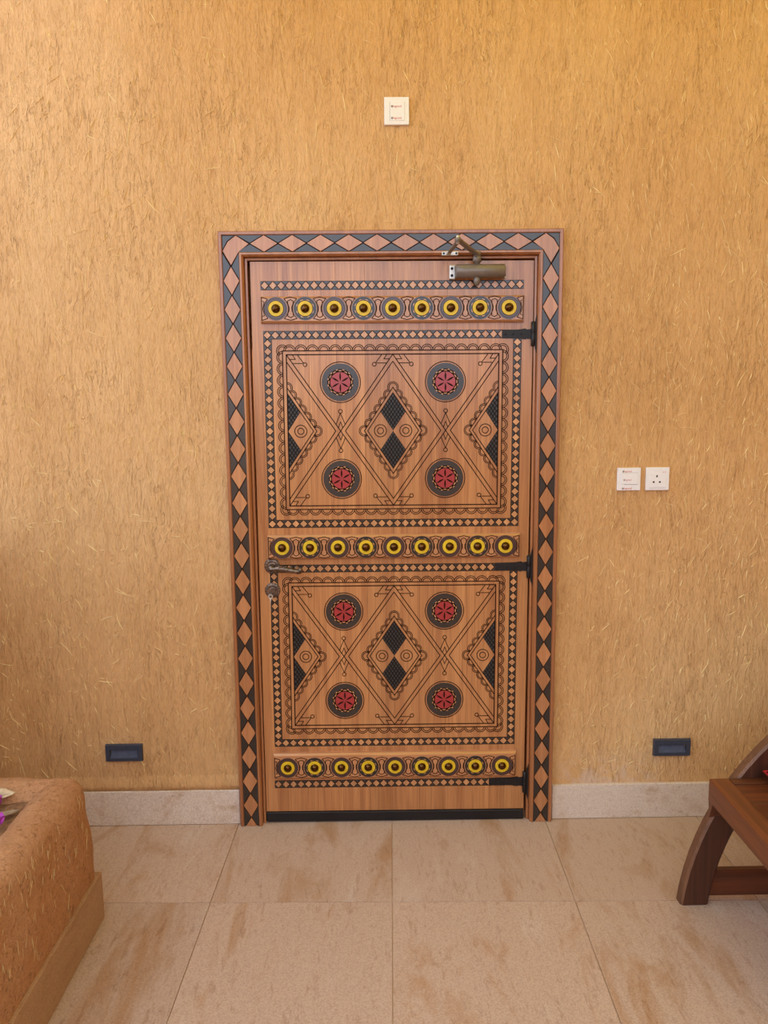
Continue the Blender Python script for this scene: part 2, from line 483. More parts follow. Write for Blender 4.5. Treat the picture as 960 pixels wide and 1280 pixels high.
def wall_door():
    root = MB()
    X0, X1, ZT, T = -3.4, 7.5, 3.46, 0.30
    root.box(X0, -OX, 0, T, 0, ZT)
    root.box(OX, X1, 0, T, 0, ZT)
    root.box(-OX, OX, 0, T, OZ, ZT)
    w = root.build('wall_back', M['plaster'])
    tag(w, 'ochre mud plaster wall with straw fibres around the carved door', 'wall', kind='structure')
    # straw fibres trowelled into the plaster
    rnd = random.Random(11)
    s = MB()
    def fibre(x, z, L, a, wd, curv):
        n = 3
        pts = []
        for i in range(n+1):
            t = i/n - 0.5
            aa = a + curv*t
            pts.append((x + sin(aa)*L*t, z + cos(aa)*L*t))
        vs = []
        for i, (px, pz) in enumerate(pts):
            t = i/n - 0.5
            aa = a + 2*curv*t
            k = wd*(0.55 if i in (0, n) else 1)/2
            nx, nz = cos(aa)*k, -sin(aa)*k
            lift = 0.0012*(1-(2*t)**2)*1.2 + 0.0002
            vs += [(px-nx, 0.0004, pz-nz), (px, -lift-0.0006, pz), (px+nx, 0.0004, pz+nz)]
        fs = []
        for i in range(n):
            a0 = 3*i
            fs += [(a0, a0+3, a0+4, a0+1), (a0+1, a0+4, a0+5, a0+2)]
        s.add(vs, fs)
    def ok(x, z):
        return not (abs(x) < FW+0.02 and z < FH+0.02) and z > 0.19
    cnt = 0
    while cnt < 4600:
        x = rnd.uniform(-1.9, 1.9) if rnd.random() < 0.9 else rnd.uniform(-3.3, 3.5)
        z = rnd.uniform(0.19, 3.4)
        dens = 0.45 + 0.55*max(0, mnoise.noise(Vector((x*2.2, z*2.2, 3.1)))*2.2)
        if x > 0.3: dens += 0.12
        if rnd.random() > dens or not ok(x, z): continue
        a = rnd.gauss(0.02, 0.42) if rnd.random() < 0.72 else rnd.uniform(-pi/2, pi/2)
        L = min(0.07, 0.009 + rnd.expovariate(1/0.017))
        wd = rnd.uniform(0.0009, 0.0018) if rnd.random() < 0.80 else rnd.uniform(0.0018, 0.0030)
        fibre(x, z, L, a, wd, rnd.gauss(0, 0.14)); cnt += 1
        if rnd.random() < 0.12:       # forked pairs
            x2, z2 = x+rnd.uniform(-.012, .012), z+rnd.uniform(-.012, .012)
            if ok(x2, z2): fibre(x2, z2, L*rnd.uniform(.5, 1), a+rnd.uniform(-1, 1), wd*.8, 0.2)
    o = s.build('straw_fibres', M['straw'], w)
    tag(o, kind='stuff')
    # rough plaster lip above the left skirting
    lip = MB(); n = 150
    x0, x1 = -3.38, -FW-0.004
    rows = [(0.0, 0.197), (-0.002, 0.188), (-0.005, 0.176), (-0.007, 0.160), (-0.008, 0.1415), (0.0, 0.1415)]
    vs = []; fs = []
    for i in range(n+1):
        x = x0 + (x1-x0)*i/n
        q = mnoise.noise(Vector((x*9, 0.3, 0)))
        for k, (yy, zz) in enumerate(rows):
            vs.append((x, yy*(1+0.45*q), zz + (0.006*q if k < 4 else 0)))
    m_ = len(rows)
    for i in range(n):
        for k in range(m_-1):
            a0 = i*m_+k; b0 = (i+1)*m_+k
            fs.append((a0, b0, b0+1, a0+1))
    lip.add(vs, fs, 0, True)
    lip.build('plaster_lip', M['plaster'], w)
wall_door()

# floor: grout bed and stone tiles, turned by about a degree against the wall
def floor_():
    rot = -0.0195
    f = MB().box(-9, 9, -9, 0.35, -0.06, -0.004).build('floor', M['grout'])
    tag(f, 'beige stone tile floor in front of the carved door', 'floor', kind='structure')
    g = 0.0012; S = 0.6
    protos = {}
    def tile_mesh(w, d):
        key = (round(w, 3), round(d, 3))
        if key not in protos:
            me = MB().bbox(-w/2+g, w/2-g, -d/2+g, d/2-g, -0.02, 0, 0.0010).mesh('tile')
            protos[key] = me
        return protos[key]
    c, s = cos(rot), sin(rot)
    for i in range(-6, 6):
        for j in range(0, 9):
            if j == 0: y0, y1 = -0.5, 0.10
            else: y1 = -0.5-(j-1)*S; y0 = y1-S
            x0 = -0.0161+i*S; cx, cy = x0+S/2, (y0+y1)/2
            o = link('tile', tile_mesh(S, y1-y0), M['tile'], f, (cx*c-cy*s, cx*s+cy*c, 0), (0, 0, rot + (pi if (i*7+j*3) % 2 else 0)))
floor_()
gr = MB().box(-40, 40, -60, -9.0, -0.12, -0.02).build('ground', M['sand'])
tag(gr, 'sandy sunlit ground beyond the tiled terrace', 'ground', kind='structure')

# unseen parapet just left of the picture, added to darken the lower left wall
pw = MB().bbox(-1.84, -1.545, -0.530, -0.001, 0.001, 1.20, 0.03).build('added_wall_left', M['plaster'])
tag(pw, 'added low ochre mud plaster parapet, unseen, shading the lower left wall', 'wall', kind='structure')
bw_ = MB().bbox(-6.0, 2.995, -5.5, -5.2, 0.001, 1.95, 0.02).build('added_wall_front', M['plaster'])  # unseen wall behind the camera, added to cut low sky light
tag(bw_, 'added low ochre mud plaster wall behind the camera, cutting low sky light', 'wall', kind='structure')
rw = MB().box(3.0, 3.3, -7.0, -0.001, 0.001, 3.46).build('added_wall_right', M['plaster'])  # unseen side wall, added to block sky light from the right
tag(rw, 'added ochre mud plaster side wall right of the bench, unseen, blocking sky light', 'wall', kind='structure')

# unseen straw mat overhead, added so sun through it yellows the wall top
def added_awning():
    m, nt, b = new_mat('added_straw_mat')
    tr = nt.nodes.new('ShaderNodeBsdfTranslucent'); tr.inputs['Color'].default_value = (0.58, 0.46, 0.03, 1)
    df = nt.nodes.new('ShaderNodeBsdfDiffuse'); df.inputs['Color'].default_value = (0.55, 0.40, 0.16, 1)
    mx = nt.nodes.new('ShaderNodeMixShader'); mx.inputs[0].default_value = 0.5
    nt.links.new(df.outputs[0], mx.inputs[1]); nt.links.new(tr.outputs[0], mx.inputs[2])
    nt.links.new(mx.outputs[0], nt.nodes['Material Output'].inputs['Surface'])
    a = empty('added_awning', (0, 0, 3.46))
    tag(a, 'added straw mat canopy, unseen, throwing yellow light on the wall top', 'added_awning')
    w = 0.5; x = AWX0
    while x < 2.9:
        vs = [(x, -0.01, 0.03), (x+w-.01, -0.01, 0.03), (x+w-.01, -AWN, 0.0), (x, -AWN, 0.0)]
        mb = MB(); mb.add(vs, [(0, 1, 2, 3)]); mb.build('mat_strip', m, a)
        x += w
    for yy in (-0.06, -AWN):
        MB().tube([(AWX0, yy, -.02), (0, yy, -.02), (3.0, yy, -.02)], .03, 10).build('pole', M['stem'], a)
AWN, AWX0 = 3.0, -0.95
added_awning()

# skirtings
def baseboard(name, x0, x1, label):
    r = empty(name)
    tag(r, label, 'baseboard', kind='structure')
    x = x0; sgn = 1 if x1 > x0 else -1
    k = 0
    L = 0.9
    while (x1-x)*sgn > 0.05:
        xe = x+sgn*min(L, abs(x1-x))
        a, b = min(x, xe), max(x, xe)
        MB().bbox(a+0.0006, b-0.0006, -0.0150, 0.0, 0.0012, 0.1405, 0.0018).build('tile', M['skirt'], r)
        x = xe
    return r
baseboard('baseboard_left', -FW-0.003, -3.38, 'pale stone skirting along the wall between planter and door')
baseboard('baseboard_right', FW+0.004, 5.0, 'pale stone skirting along the wall between door and bench')

# ------------------------------------------------------------------ door frame
def usweep(mb, prof, mi=0):
    """sweep (inset, y) profile up the left side, across the head, down the right side"""
    n = len(prof)
    vs = []
    for corner in range(4):
        for o, y in prof:
            x = (FW-o)*(-1 if corner < 2 else 1)
            z = 0.0015 if corner in (0, 3) else FH-o
            vs.append((x, y, z))
    fs = []
    for cc in range(3):
        for k in range(n-1):
            a = cc*n+k; b = (cc+1)*n+k
            fs.append((a, a+1, b+1, b))
    mb.add(vs, fs, mi)

def door_frame():
    r = empty('trim_1')
    tag(r, 'carved wooden door frame inlaid with a chain of wood diamonds on black', 'door frame', kind='structure')
    m = MB(); usweep(m, [(0.0, 0.0), (0.0, -0.029), (0.004, -0.036), (0.0125, -0.036), (0.015, -0.033), (0.015, -0.026)])
    m.build('outer_moulding', M['frame_wood'], r)
    m = MB(); usweep(m, [(0.0145, 0.0), (0.0145, -0.0300), (0.0735, -0.0300), (0.0735, 0.0)])
    m.build('inlay_ground', M['groove'], r)
    m = MB(); usweep(m, [(0.0730, -0.026), (0.0730, -0.034), (0.0750, -0.0365), (0.0805, -0.0365), (0.0850, -0.0310), (0.0868, -0.0280), (0.0868, 0.0)])
    m.build('inner_moulding', M['jamb_wood'], r)
    m = MB(); usweep(m, [(0.0862, -0.0100), (0.0900, -0.0135), (0.0966, -0.0125), (0.0975, 0.012), (0.0975, 0.09), (0.0862, 0.09)])
    m.build('jamb', M['jamb_wood'], r)
    # the dark door stop behind the leaf
    m = MB(); usweep(m, [(0.0952, 0.050), (0.125, 0.050), (0.125, 0.085), (0.0952, 0.085)])
    m.build('door_stop', M['hole'], r)
    # inlay pieces
    g = 0.0016
    bw = 0.0585; hw = bw/2 - 0.0010
    pz = 0.0985; px = 0.0990
    cxs = FW-0.015-bw/2+0.0005
    dv = MB().poly([(0, pz/2-g), (hw, 0), (0, -pz/2+g), (-hw, 0)], -0.0298, -0.0345, 0.0010).mesh('diamond')
    dh = MB().poly([(px/2-g, 0), (0, hw), (-px/2+g, 0), (0, -hw)], -0.0298, -0.0345, 0.0010).mesh('diamond')
    half = bw/2
    def tri(pts): return MB().poly(pts, -0.0298, -0.0325, 0.0006).mesh('triangle')
    tg = 0.0030
    tv = tri([(-half+.001, pz/2-tg*1.6), (-half+.001, -pz/2+tg*1.6), (-tg*.75, 0)])
    th = tri([(-px/2+tg*1.6, half-.001), (px/2-tg*1.6, half-.001), (0, tg*.75)])
    Z0 = 2.0575
    for sgn in (-1, 1):
        for k in range(21):
            link('diamond', dv, M['frame_inlay'], r, (sgn*cxs, 0, Z0-k*pz))
        for k in range(-1, 21):
            z = Z0-(k+0.5)*pz
            for q in (0, 1):
                link('triangle', tv, M['black_paint'], r, (sgn*cxs, 0, z), (0, pi*q, 0))
        # cut half pieces standing on the floor
        zt = Z0-20.5*pz - g
        MB().poly([(sgn*cxs, zt), (sgn*cxs+hw*(zt/(pz/2)), 0.002), (sgn*cxs-hw*(zt/(pz/2)), 0.002)], -0.0298, -0.0345, 0.0008).build('diamond', M['frame_inlay'], r)
    zh = FH-0.015-bw/2+0.0005
    for k in range(10):
        link('diamond', dh, M['frame_inlay'], r, (-0.4455+k*px, 0, zh))
    for k in range(11):
        for q in (0, 1):
            link('triangle', th, M['black_paint'], r, (-0.4455+(k-0.5)*px, 0, zh), (0, pi*q, 0))
    for sgn in (-1, 1):
        ex, ez = sgn*(FW-0.015), FH-0.015
        def P(a, b): return (ex - sgn*a, ez - b)
        MB().poly([P(.049, .001), P(.0955-.002, bw/2), P(bw-.001, bw-.001), P(bw/2, .1035-.002), P(.001, .053), P(.021, .021)], -0.0298, -0.0345, 0.0010).build('diamond', M['frame_inlay'], r)
        MB().poly([P(.0015, .0015), P(.043, .0015), P(.0195, .0185), P(.0015, .047)], -0.0298, -0.0325, 0.0006).build('triangle', M['black_paint'], r)
door_frame()

# ------------------------------------------------------------------ door leaf
DA = 0.0035
door = empty('door_1', (-1.08*DA, -0.008, 0))
door.rotation_euler = (0, DA, 0)
tag(door, 'carved wooden door with black diamond borders, brass studs and red rosettes', 'door', kind='structure')
DX, DZ0, DZ1 = 0.5045, 0.045, 2.125

def leaf():
    n = 10; w = 2*DX/n
    rnd = random.Random(3)
    edges = [-DX] + [(-DX + w*i + rnd.uniform(-.006, .006)) for i in range(1, n)] + [DX]
    for i in range(n):
        MB().bbox(edges[i]+0.0002, edges[i+1]-0.0002, 0, 0.042, DZ0, DZ1, 0.0006).build('plank', M['door_wood'], door)
    MB().box(-DX+0.002, DX-0.002, 0.004, 0.041, DZ0+0.002, DZ1-0.002).build('core', M['groove'], door)
    m = MB().bbox(-DX, DX, -0.006, 0.036, 0.004, 0.0435, 0.003)
    tag(m.build('door_sweep', M['sweep'], door), 'black rubber door sweep')
leaf()

LW = 0.0036      # carved line width
LH = 0.0007

def inlay(name, rects, centres, pitch, bw, vertical_flags):
    """black inlaid strip(s) in a burnt groove; cells of one diamond each"""
    base = MB()
    for (x0, x1, z0, z1) in rects:
        base.box(x0, x1, -0.0006, 0.0004, z0, z1, 0)
    t = 0.0012; h = bw/2
    for (cx, cz), vert in zip(centres, vertical_flags):
        # four black corner triangles around the diamond of this cell
        hx, hz = (pitch/2, h-0.0012) if not vert else (h-0.0012, pitch/2)
        for sx in (-1, 1):
            for sz in (-1, 1):
                base.poly([(cx+sx*hx, cz+sz*hz), (cx+sx*(t*2.0), cz+sz*hz), (cx+sx*hx, cz+sz*(t*2.0))], -0.0004, -0.0012, 0.0, 1)
    p = base.build(name, [M['groove'], M['black_paint']], door)
    me_h = MB().poly([(pitch/2-t, 0), (0, h-t*1.6), (-pitch/2+t, 0), (0, -h+t*1.6)], -0.0004, -0.0020, 0.0006).mesh('diamond')
    me_v = MB().poly([(h-t*1.6, 0), (0, pitch/2-t), (-h+t*1.6, 0), (0, -pitch/2+t)], -0.0004, -0.0020, 0.0006).mesh('diamond')
    for (cx, cz), vert in zip(centres, vertical_flags):
        link('diamond', me_v if vert else me_h, M['inlay_wood'], p, (cx, 0, cz))
    return p

def strips():
    n = 32; X = 0.4690; pt = 2*X/n; bw = 0.031
    for zc, xr in ((2.0425, X), (0.158, 0.4640)):
        inlay('inlay_strip', [(-X, X, zc-bw/2, zc+bw/2)], [(-X+pt*(i+.5), zc) for i in range(n)], pt, bw, [False]*n)
    for z0, z1 in ((1.1700, 1.8850), (0.3125, 1.0300)):
        X = 0.4645; bw = 0.0300
        n = 32; pt = (2*X)/n
        nv = 23; zi0, zi1 = z0+bw, z1-bw; pv = (zi1-zi0)/nv
        cen = []; fl = []
        for zc in (z0+bw/2, z1-bw/2):
            cen += [(-X+pt*(i+.5), zc) for i in range(n)]; fl += [False]*n
        for xc in (-X+bw/2, X-bw/2):
            cen += [(xc, zi0+pv*(i+.5)) for i in range(nv)]; fl += [True]*nv
        rects = [(-X, X, z0, zi0), (-X, X, zi1, z1), (-X, -X+bw, zi0, zi1), (X-bw, X, zi0, zi1)]
        inlay('inlay_border', rects, cen, pt, bw, fl)
strips()

def clipx(pts, x0, x1):
    """split a polyline to the pieces inside x0..x1"""
    out = []; cur = []
    for a, b in zip(pts[:-1], pts[1:]):
        n = 6
        for i in range(n):
            p = (a[0]+(b[0]-a[0])*i/n, a[1]+(b[1]-a[1])*i/n)
            if x0 <= p[0] <= x1: cur.append(p)
            else:
                if len(cur) > 1: out.append(cur)
                cur = []
    if x0 <= pts[-1][0] <= x1: cur.append(pts[-1])
    if len(cur) > 1: out.append(cur)
    return out

# shared meshes of a medallion
MED = {}
def medallion_meshes():
    MED['ring'] = MB().ring(0, 0, 0.0470, 0.0672, 0, -0.0016, 56).mesh('medallion')
    MED['outline'] = MB().ring(0, 0, 0.0712, 0.0742, 0, -LH, 56).mesh('outline')
    MED['ground'] = MB().disc(0, 0, 0.0490, 0, -0.0010, 40).mesh('ground')
    MED['red'] = MB().disc(0, 0, 0.0374, -0.0006, -0.0018, 40, 0.0006).mesh('red_disc')
    b = MB()
    for i in range(12):
        a = 2*pi*i/12
        pts = []
        for t, rr in ((-.15, .0400), (.15, .0400), (.10, .0432), (-.10, .0432)):
            pts.append((rr*cos(a+t), rr*sin(a+t)))
        b.poly(pts, -0.0008, -0.0018)
        a += pi/12
        pts = []
        for t, rr in ((-.10, .0440), (.10, .0440), (.06, .0472), (-.06, .0472)):
            pts.append((rr*cos(a+t), rr*sin(a+t)))
        b.poly(pts, -0.0008, -0.0018)
    MED['beads'] = b.mesh('bead_ring')
    pe = MB(); n = 8
    up = [(0.0032*sin(pi*i/n), 0.004+0.0325*i/n) for i in range(n+1)]
    dn = [(-x, z) for x, z in up[::-1][1:-1]]
    pe.poly(up+dn, -0.0016, -0.0023, 0.0)
    MED['petal'] = pe.mesh('petal')
    # burnt outline rings drawn on the red
    MED['rim'] = MB().ring(0, 0, 0.0362, 0.0384, -0.0010, -0.0021, 40).mesh('rim')
medallion_meshes()

def medallion(x, z):
    p = link('medallion', MED['ring'], M['black_paint'], door, (x, 0, z))
    link('outline', MED['outline'], M['groove'], p)
    link('ground', MED['ground'], M['groove'], p)
    link('red_disc', MED['red'], M['red_paint'], p)
    link('rim', MED['rim'], M['groove'], p)
    link('bead_ring', MED['beads'], M['inlay_wood'], p)
    for i in range(6):
        link('petal', MED['petal'], M['groove'], p, None, (0, i*pi/3, 0))

def carved_panel(zc):
    y = 0.0002
    HX, HZ = 0.397, 0.288          # outer carved line
    IX, IZ = 0.3835, 0.2745        # inner carved line
    m = MB()
    m.ribbon([(-HX, zc-HZ), (HX, zc-HZ), (HX, zc+HZ), (-HX, zc+HZ)], LW, y, LH, True)
    m.ribbon([(-IX, zc-IZ), (IX, zc-IZ), (IX, zc+IZ), (-IX, zc+IZ)], LW*1.1, y, LH, True)
    m.build('carved_border_line', M['groove'], door)
    # scallop edging
    m = MB(); ph = 0.0413; ro, ri = 0.0212, 0.0150
    for k in range(-9, 10):
        for rr in (ro, ri):
            m.ribbon(arc(k*ph, zc+HZ, rr, 0, 180, 12), 0.0028, y, LH)
            m.ribbon(arc(k*ph, zc-HZ, rr, 180, 360, 12), 0.0028, y, LH)
    pv = 0.0408
    for k in range(14):
        z = zc+(k-6.5)*pv
        for rr in (ro, ri):
            m.ribbon(arc(HX, z, rr, -90, 90, 12), 0.0028, y, LH)
            m.ribbon(arc(-HX, z, rr, 90, 270, 12), 0.0028, y, LH)
    for sx, sz, a in ((1, 1, -70), (-1, 1, 20), (-1, -1, 110), (1, -1, 200)):
        for rr in (ro, ri):
            m.ribbon(arc(sx*HX, zc+sz*HZ, rr, a+20, a+20+230-40, 16), 0.0028, y, LH)
    m.build('scallop_edging', M['groove'], door)
    # crossing double bands
    m = MB()
    for cx in (-IX/2, IX/2):
        a, b = cx-IX/2, cx+IX/2
        for s in (-1, 1):
            m.ribbon([(a, zc+s*IZ), (b, zc-s*IZ)], 0.0032, y, LH)
        off = 0.0250
        ax = off*(IX/2)/IZ
        m.ribbon([(a, zc+IZ-off), (cx-ax, zc), (a, zc-IZ+off)], 0.0032, y, LH)
        m.ribbon([(b, zc+IZ-off), (cx+ax, zc), (b, zc-IZ+off)], 0.0032, y, LH)
        # kite and rings at the crossing
        for s in (-1, 1):
            m.ribbon([(cx-.0165, zc+s*.025), (cx, zc+s*.0640), (cx+.0165, zc+s*.025)], 0.0028, y, LH)
            m.ribbon([(cx-.0080, zc+s*.0125), (cx, zc+s*.0330), (cx+.0080, zc+s*.0125)], 0.0028, y, LH)
            m.ribbon(arc(cx, zc+s*0.0712, 0.0070, 0, 360, 16), 0.0028, y, LH, True)
            for t in (-1, 1):        # little flags in the four corners
                X = cx+t*IX/2; Z = zc+s*IZ
                q = lambda dx, dz: (X-t*dx, Z-s*dz)
                m.ribbon([q(.0215, 0), q(.0320, .0165), q(.0115, .0165)], 0.0028, y, LH)
                m.ribbon([q(.0390, 0), q(.0620, .0300)], 0.0028, y, LH)
                m.ribbon([q(.0220, .0310), q(.0590, .0310)], 0.0028, y, LH)
                c = q(.0668, .0355)
                m.ribbon(arc(c[0], c[1], 0.0068, 0, 360, 16), 0.0028, y, LH, True)
    m.build('carved_lattice', M['groove'], door)
    # scalloped diamonds: one in the middle, halves at both sides
    AX, AZ = 0.1050, 0.1570
    BX, BZ = 0.0930, 0.1370
    for cx, x0, x1 in ((0, -9, 9), (-IX, -IX, 9), (IX, -9, IX)):
        m = MB()
        def put(pts, w):
            for seg in (clipx(pts, x0, x1) if cx else [pts]):
                m.ribbon(seg, w, y, LH)
        for (hx, hz) in ((AX, AZ), (BX, BZ)):
            put([(cx, zc+hz), (cx+hx, zc), (cx, zc-hz), (cx-hx, zc), (cx, zc+hz)], 0.0031)
        e = Vector((AX, -AZ)); L = e.length; ang = math.degrees(math.atan2(e.y, e.x))
        for sx in (-1, 1):
            for sz in (-1, 1):
                for k in range(1, 6):
                    t = k/6.0 
                    X = sx*AX*t; Z = sz*AZ*(1-t)
                    for rr in (0.0167, 0.0118):
                        base = arc(0, 0, rr, ang+180, ang, 12)   # bulges outwards for the upper right edge
                        pts = [(cx+X+sx*p[0], zc+Z+sz*p[1]) for p in base]
                        put(pts, 0.0027)
        for rr in (0.0192, 0.0142):
            put(arc(cx, zc+AZ, rr, -25, 205, 16), 0.0027)
            put(arc(cx, zc-AZ, rr, 155, 385, 16), 0.0027)
            put(arc(cx+AX, zc, rr, -120, 120, 16), 0.0027)
            put(arc(cx-AX, zc, rr, 60, 300, 16), 0.0027)
        # concentric circles
        for s in (-1, 1):
            xx = cx+s*BX/2
            if x0-.001 <= xx <= x1+.001:
                for rr in (0.0222, 0.0112):
                    m.ribbon(arc(xx, zc, rr, 0, 360, 28), 0.0030, y, LH, True)
        m.build('carved_diamond', M['groove'], door)
        # black textured lozenges
        for s in (-1, 1):
            cz = zc+s*BZ/2
            hx, hz = BX/2-0.001, BZ/2-0.001
            if cx == 0:
                out = [(cx, cz+hz), (cx+hx, cz), (cx, cz-hz), (cx-hx, cz)]
            elif cx < 0:
                out = [(cx+.0015, cz+hz), (cx+hx, cz), (cx+.0015, cz-hz)]
            else:
                out = [(cx-.0015, cz+hz), (cx-.0015, cz-hz), (cx-hx, cz)]
            b = MB().poly(out, 0.0002, -0.0010, 0, 0)
            n = 7
            for i in range(n):
                for j in range(n):
                    u = (i+.5)/n; v = (j+.5)/n
                    px = cx + hx*(u-v); pz = cz + hz*(u+v-1)
                    if (cx < 0 and px < cx+.004) or (cx > 0 and px > cx-.004): continue
                    ax, az = hx/n*0.70, hz/n*0.70
                    b.poly([(px, pz+az), (px+ax, pz), (px, pz-az), (px-ax, pz)], -0.0008, -0.0022, 0.0012, 1)
            b.build('black_lozenge', [M['hole'], M['black_paint']], door)
    for sx in (-1, 1):
        for sz in (-1, 1):
            medallion(sx*0.1905, zc+sz*0.1755)
carved_panel(1.5265)
carved_panel(0.6725)

# stud rails
BOSS = {}
def boss_meshes():
    BOSS['ring'] = MB().ring(0, 0, 0.020, 0.0405, 0, -0.0016, 48).mesh('stud_rosette')
    BOSS['yellow'] = MB().disc(0, 0, 0.0272, -0.0005, -0.0034, 40, 0.0010).mesh('yellow_disc')
    BOSS['line'] = MB().ring(0, 0, 0.0272, 0.0284, 0, -0.0026, 40).mesh('outline')
    BOSS['line2'] = MB().ring(0, 0, 0.0348, 0.0358, 0, -0.0022, 40).mesh('outline')
    prof = [(0.0, 0.0155), (0.0022, 0.0155), (0.0030, 0.0138)]
    for i in range(1, 8):
        a = i/7*pi/2
        prof.append((0.0030+0.0105*sin(a), 0.0135*cos(a)))
    BOSS['dome'] = MB().lathe(prof, (0, -0.0028, 0), (0, -1, 0), 24).mesh('brass_dome')
    b = MB()
    for i in range(8):
        a = 2*pi*i/8 + pi/8
        pts = []
        for t, rr in ((-.20, .0300), (.20, .0300), (.10, .0326), (-.10, .0326)):
            pts.append((rr*cos(a+t), rr*sin(a+t)))
        b.poly(pts, -0.0010, -0.0021)
    BOSS['sliver'] = b.mesh('sliver_ring')
    s = MB()
    def hour(w0, w1, h, tip, lw):
        right = [(w0, h), (w0*0.98, h*0.62), (w1, h*0.28), (w1*0.9, 0), (w1, -h*0.28), (w0*0.98, -h*0.62), (w0, -h)]
        pts = [(0, h+tip)] + right + [(0, -h-tip)] + [(-x, z) for x, z in right[::-1]]
        s.ribbon(pts, lw, 0, LH, True)
    hour(0.0098, 0.0052, 0.0262, 0.005, 0.0026)
    s.ribbon(arc(-0.0517, 0, 0.0446, -50, 50, 14), 0.0026, 0, LH)
    s.ribbon(arc(0.0517, 0, 0.0446, 130, 230, 14), 0.0026, 0, LH)
    for k in (-1, 1):
        s.ribbon([(-0.0230, k*0.0342), (0, k*0.0400), (0.0230, k*0.0342)], 0.0026, 0, LH)
    BOSS['spool'] = s.mesh('carved_spool')
    e = MB()
    e.ribbon(arc(0.0540, 0, 0.0446, 134, 226, 14), 0.0026, 0, LH)
    e.ribbon([(0.023, 0.0330), (0.0015, 0.0400), (0.0015, -0.0400), (0.023, -0.0330)], 0.0026, 0, LH)
    e.ribbon([(0.0040, 0.0262), (0.0105, 0.0235), (0.0052, 0), (0.0105, -0.0235), (0.0040, -0.0262)], 0.0023, 0, LH)
    BOSS['end'] = e.mesh('carved_spool')
boss_meshes()

def stud_rail(z0, z1, zb):
    Y = -0.0200
    m = MB()
    # board with a moulded lower and upper lip
    prof = [(z0, 0.0005), (z0, -0.0130), (z0+0.0060, Y+0.001), (z0+0.0068, Y), (z1-0.0068, Y), (z1-0.0060, Y+0.001), (z1, -0.0130), (z1, 0.0005)]
    X = 0.4695
    vs = []
    ins = [0, 0, 0.0035, 0.004, 0.004, 0.0035, 0, 0]
    for s in (-1, 1):
        for (z, yy), i_ in zip(prof, ins):
            vs.append((s*(X-i_), yy, z))
    n = len(prof)
    fs = [(k, k+1, n+k+1, n+k) for k in range(n-1)] + [tuple(range(n)), tuple(range(2*n-1, n-1, -1))]
    m.add(vs, fs)
    p = m.build('stud_rail', M['rail_wood'], door)
    e = MB()
    zc = zb
    for k in range(-4, 4):
        link('carved_spool', BOSS['spool'], M['groove'], p, ((k+.5)*0.1035, Y, zc))
    link('carved_spool', BOSS['end'], M['groove'], p, (-0.4655, Y, zc))
    link('carved_spool', BOSS['end'], M['groove'], p, (0.4655, Y, zc), (0, pi, 0))
    for k in range(-4, 5):
        q = link('stud_rosette', BOSS['ring_d' if k % 2 else 'ring_p'], None, door, (k*0.1035, Y, zc))
        link('yellow_disc', BOSS['yellow'], M['yellow_paint'], q)
        link('outline', BOSS['line'], M['groove'], q)
        link('outline', BOSS['line2'], M['groove'], q)
        if k % 2: link('sliver_ring', BOSS['sliver'], M['inlay_wood'], q)
        link('brass_dome', BOSS['dome'], M['brass'], q)
BOSS['ring_p'] = BOSS['ring']; BOSS['ring_p'].materials.append(M['ring_purple'])
BOSS['ring_d'] = BOSS['ring'].copy(); BOSS['ring_d'].materials.clear(); BOSS['ring_d'].materials.append(M['black_paint'])
stud_rail(1.9110, 2.0030, 1.9600)
stud_rail(1.0550, 1.1440, 1.0985)
stud_rail(0.1880, 0.2900, 0.2350)

# strap hinges
def hinge(z, xl):
    p = MB()
    y0, y1 = 0.0, -0.0045
    out = [(xl, z-.0145), (xl, z+.0145), (0.455, z+.0165), (0.478, z+.0200), (0.482, z+.0165), (0.4985, z+.0180), (0.4985, z-.0180), (0.482, z-.0165), (0.478, z-.0195), (0.455, z-.0155)]
    p.poly(out, y0, y1, 0.0012)
    h = p.build('hinge', M['iron'], door)
    tag(h, 'black iron strap hinge')
    b = MB(); b.lathe([(0, 0.004), (0.002, 0.0072), (0.043, 0.0072), (0.0445, 0.0062), (0.046, 0.0072), (0.086, 0.0072), (0.088, 0.004)], (0.5045, -0.0078, z-0.044), (0, 0, 1), 14)
    b.build('barrel', M['iron'], h)
    w = MB(); w.poly([(0.5115, z-.050), (0.5195, z-.074), (0.5195, z+.074), (0.5115, z+.050)], -0.0046, -0.0085, 0.0008)
    w.build('jamb_plate', M['iron'], h)
    for xx in (xl+0.012, xl+0.040, xl+0.070):
        s = MB(); s.lathe([(0, .0042), (.0012, .0038), (.002, .0015)], (xx, y1+.0004, z), (0, -1, 0), 12)
        s.build('screw', M['iron'], h)
hinge(1.8690, 0.3920)
hinge(1.0160, 0.3800)
hinge(0.1590, 0.3660)

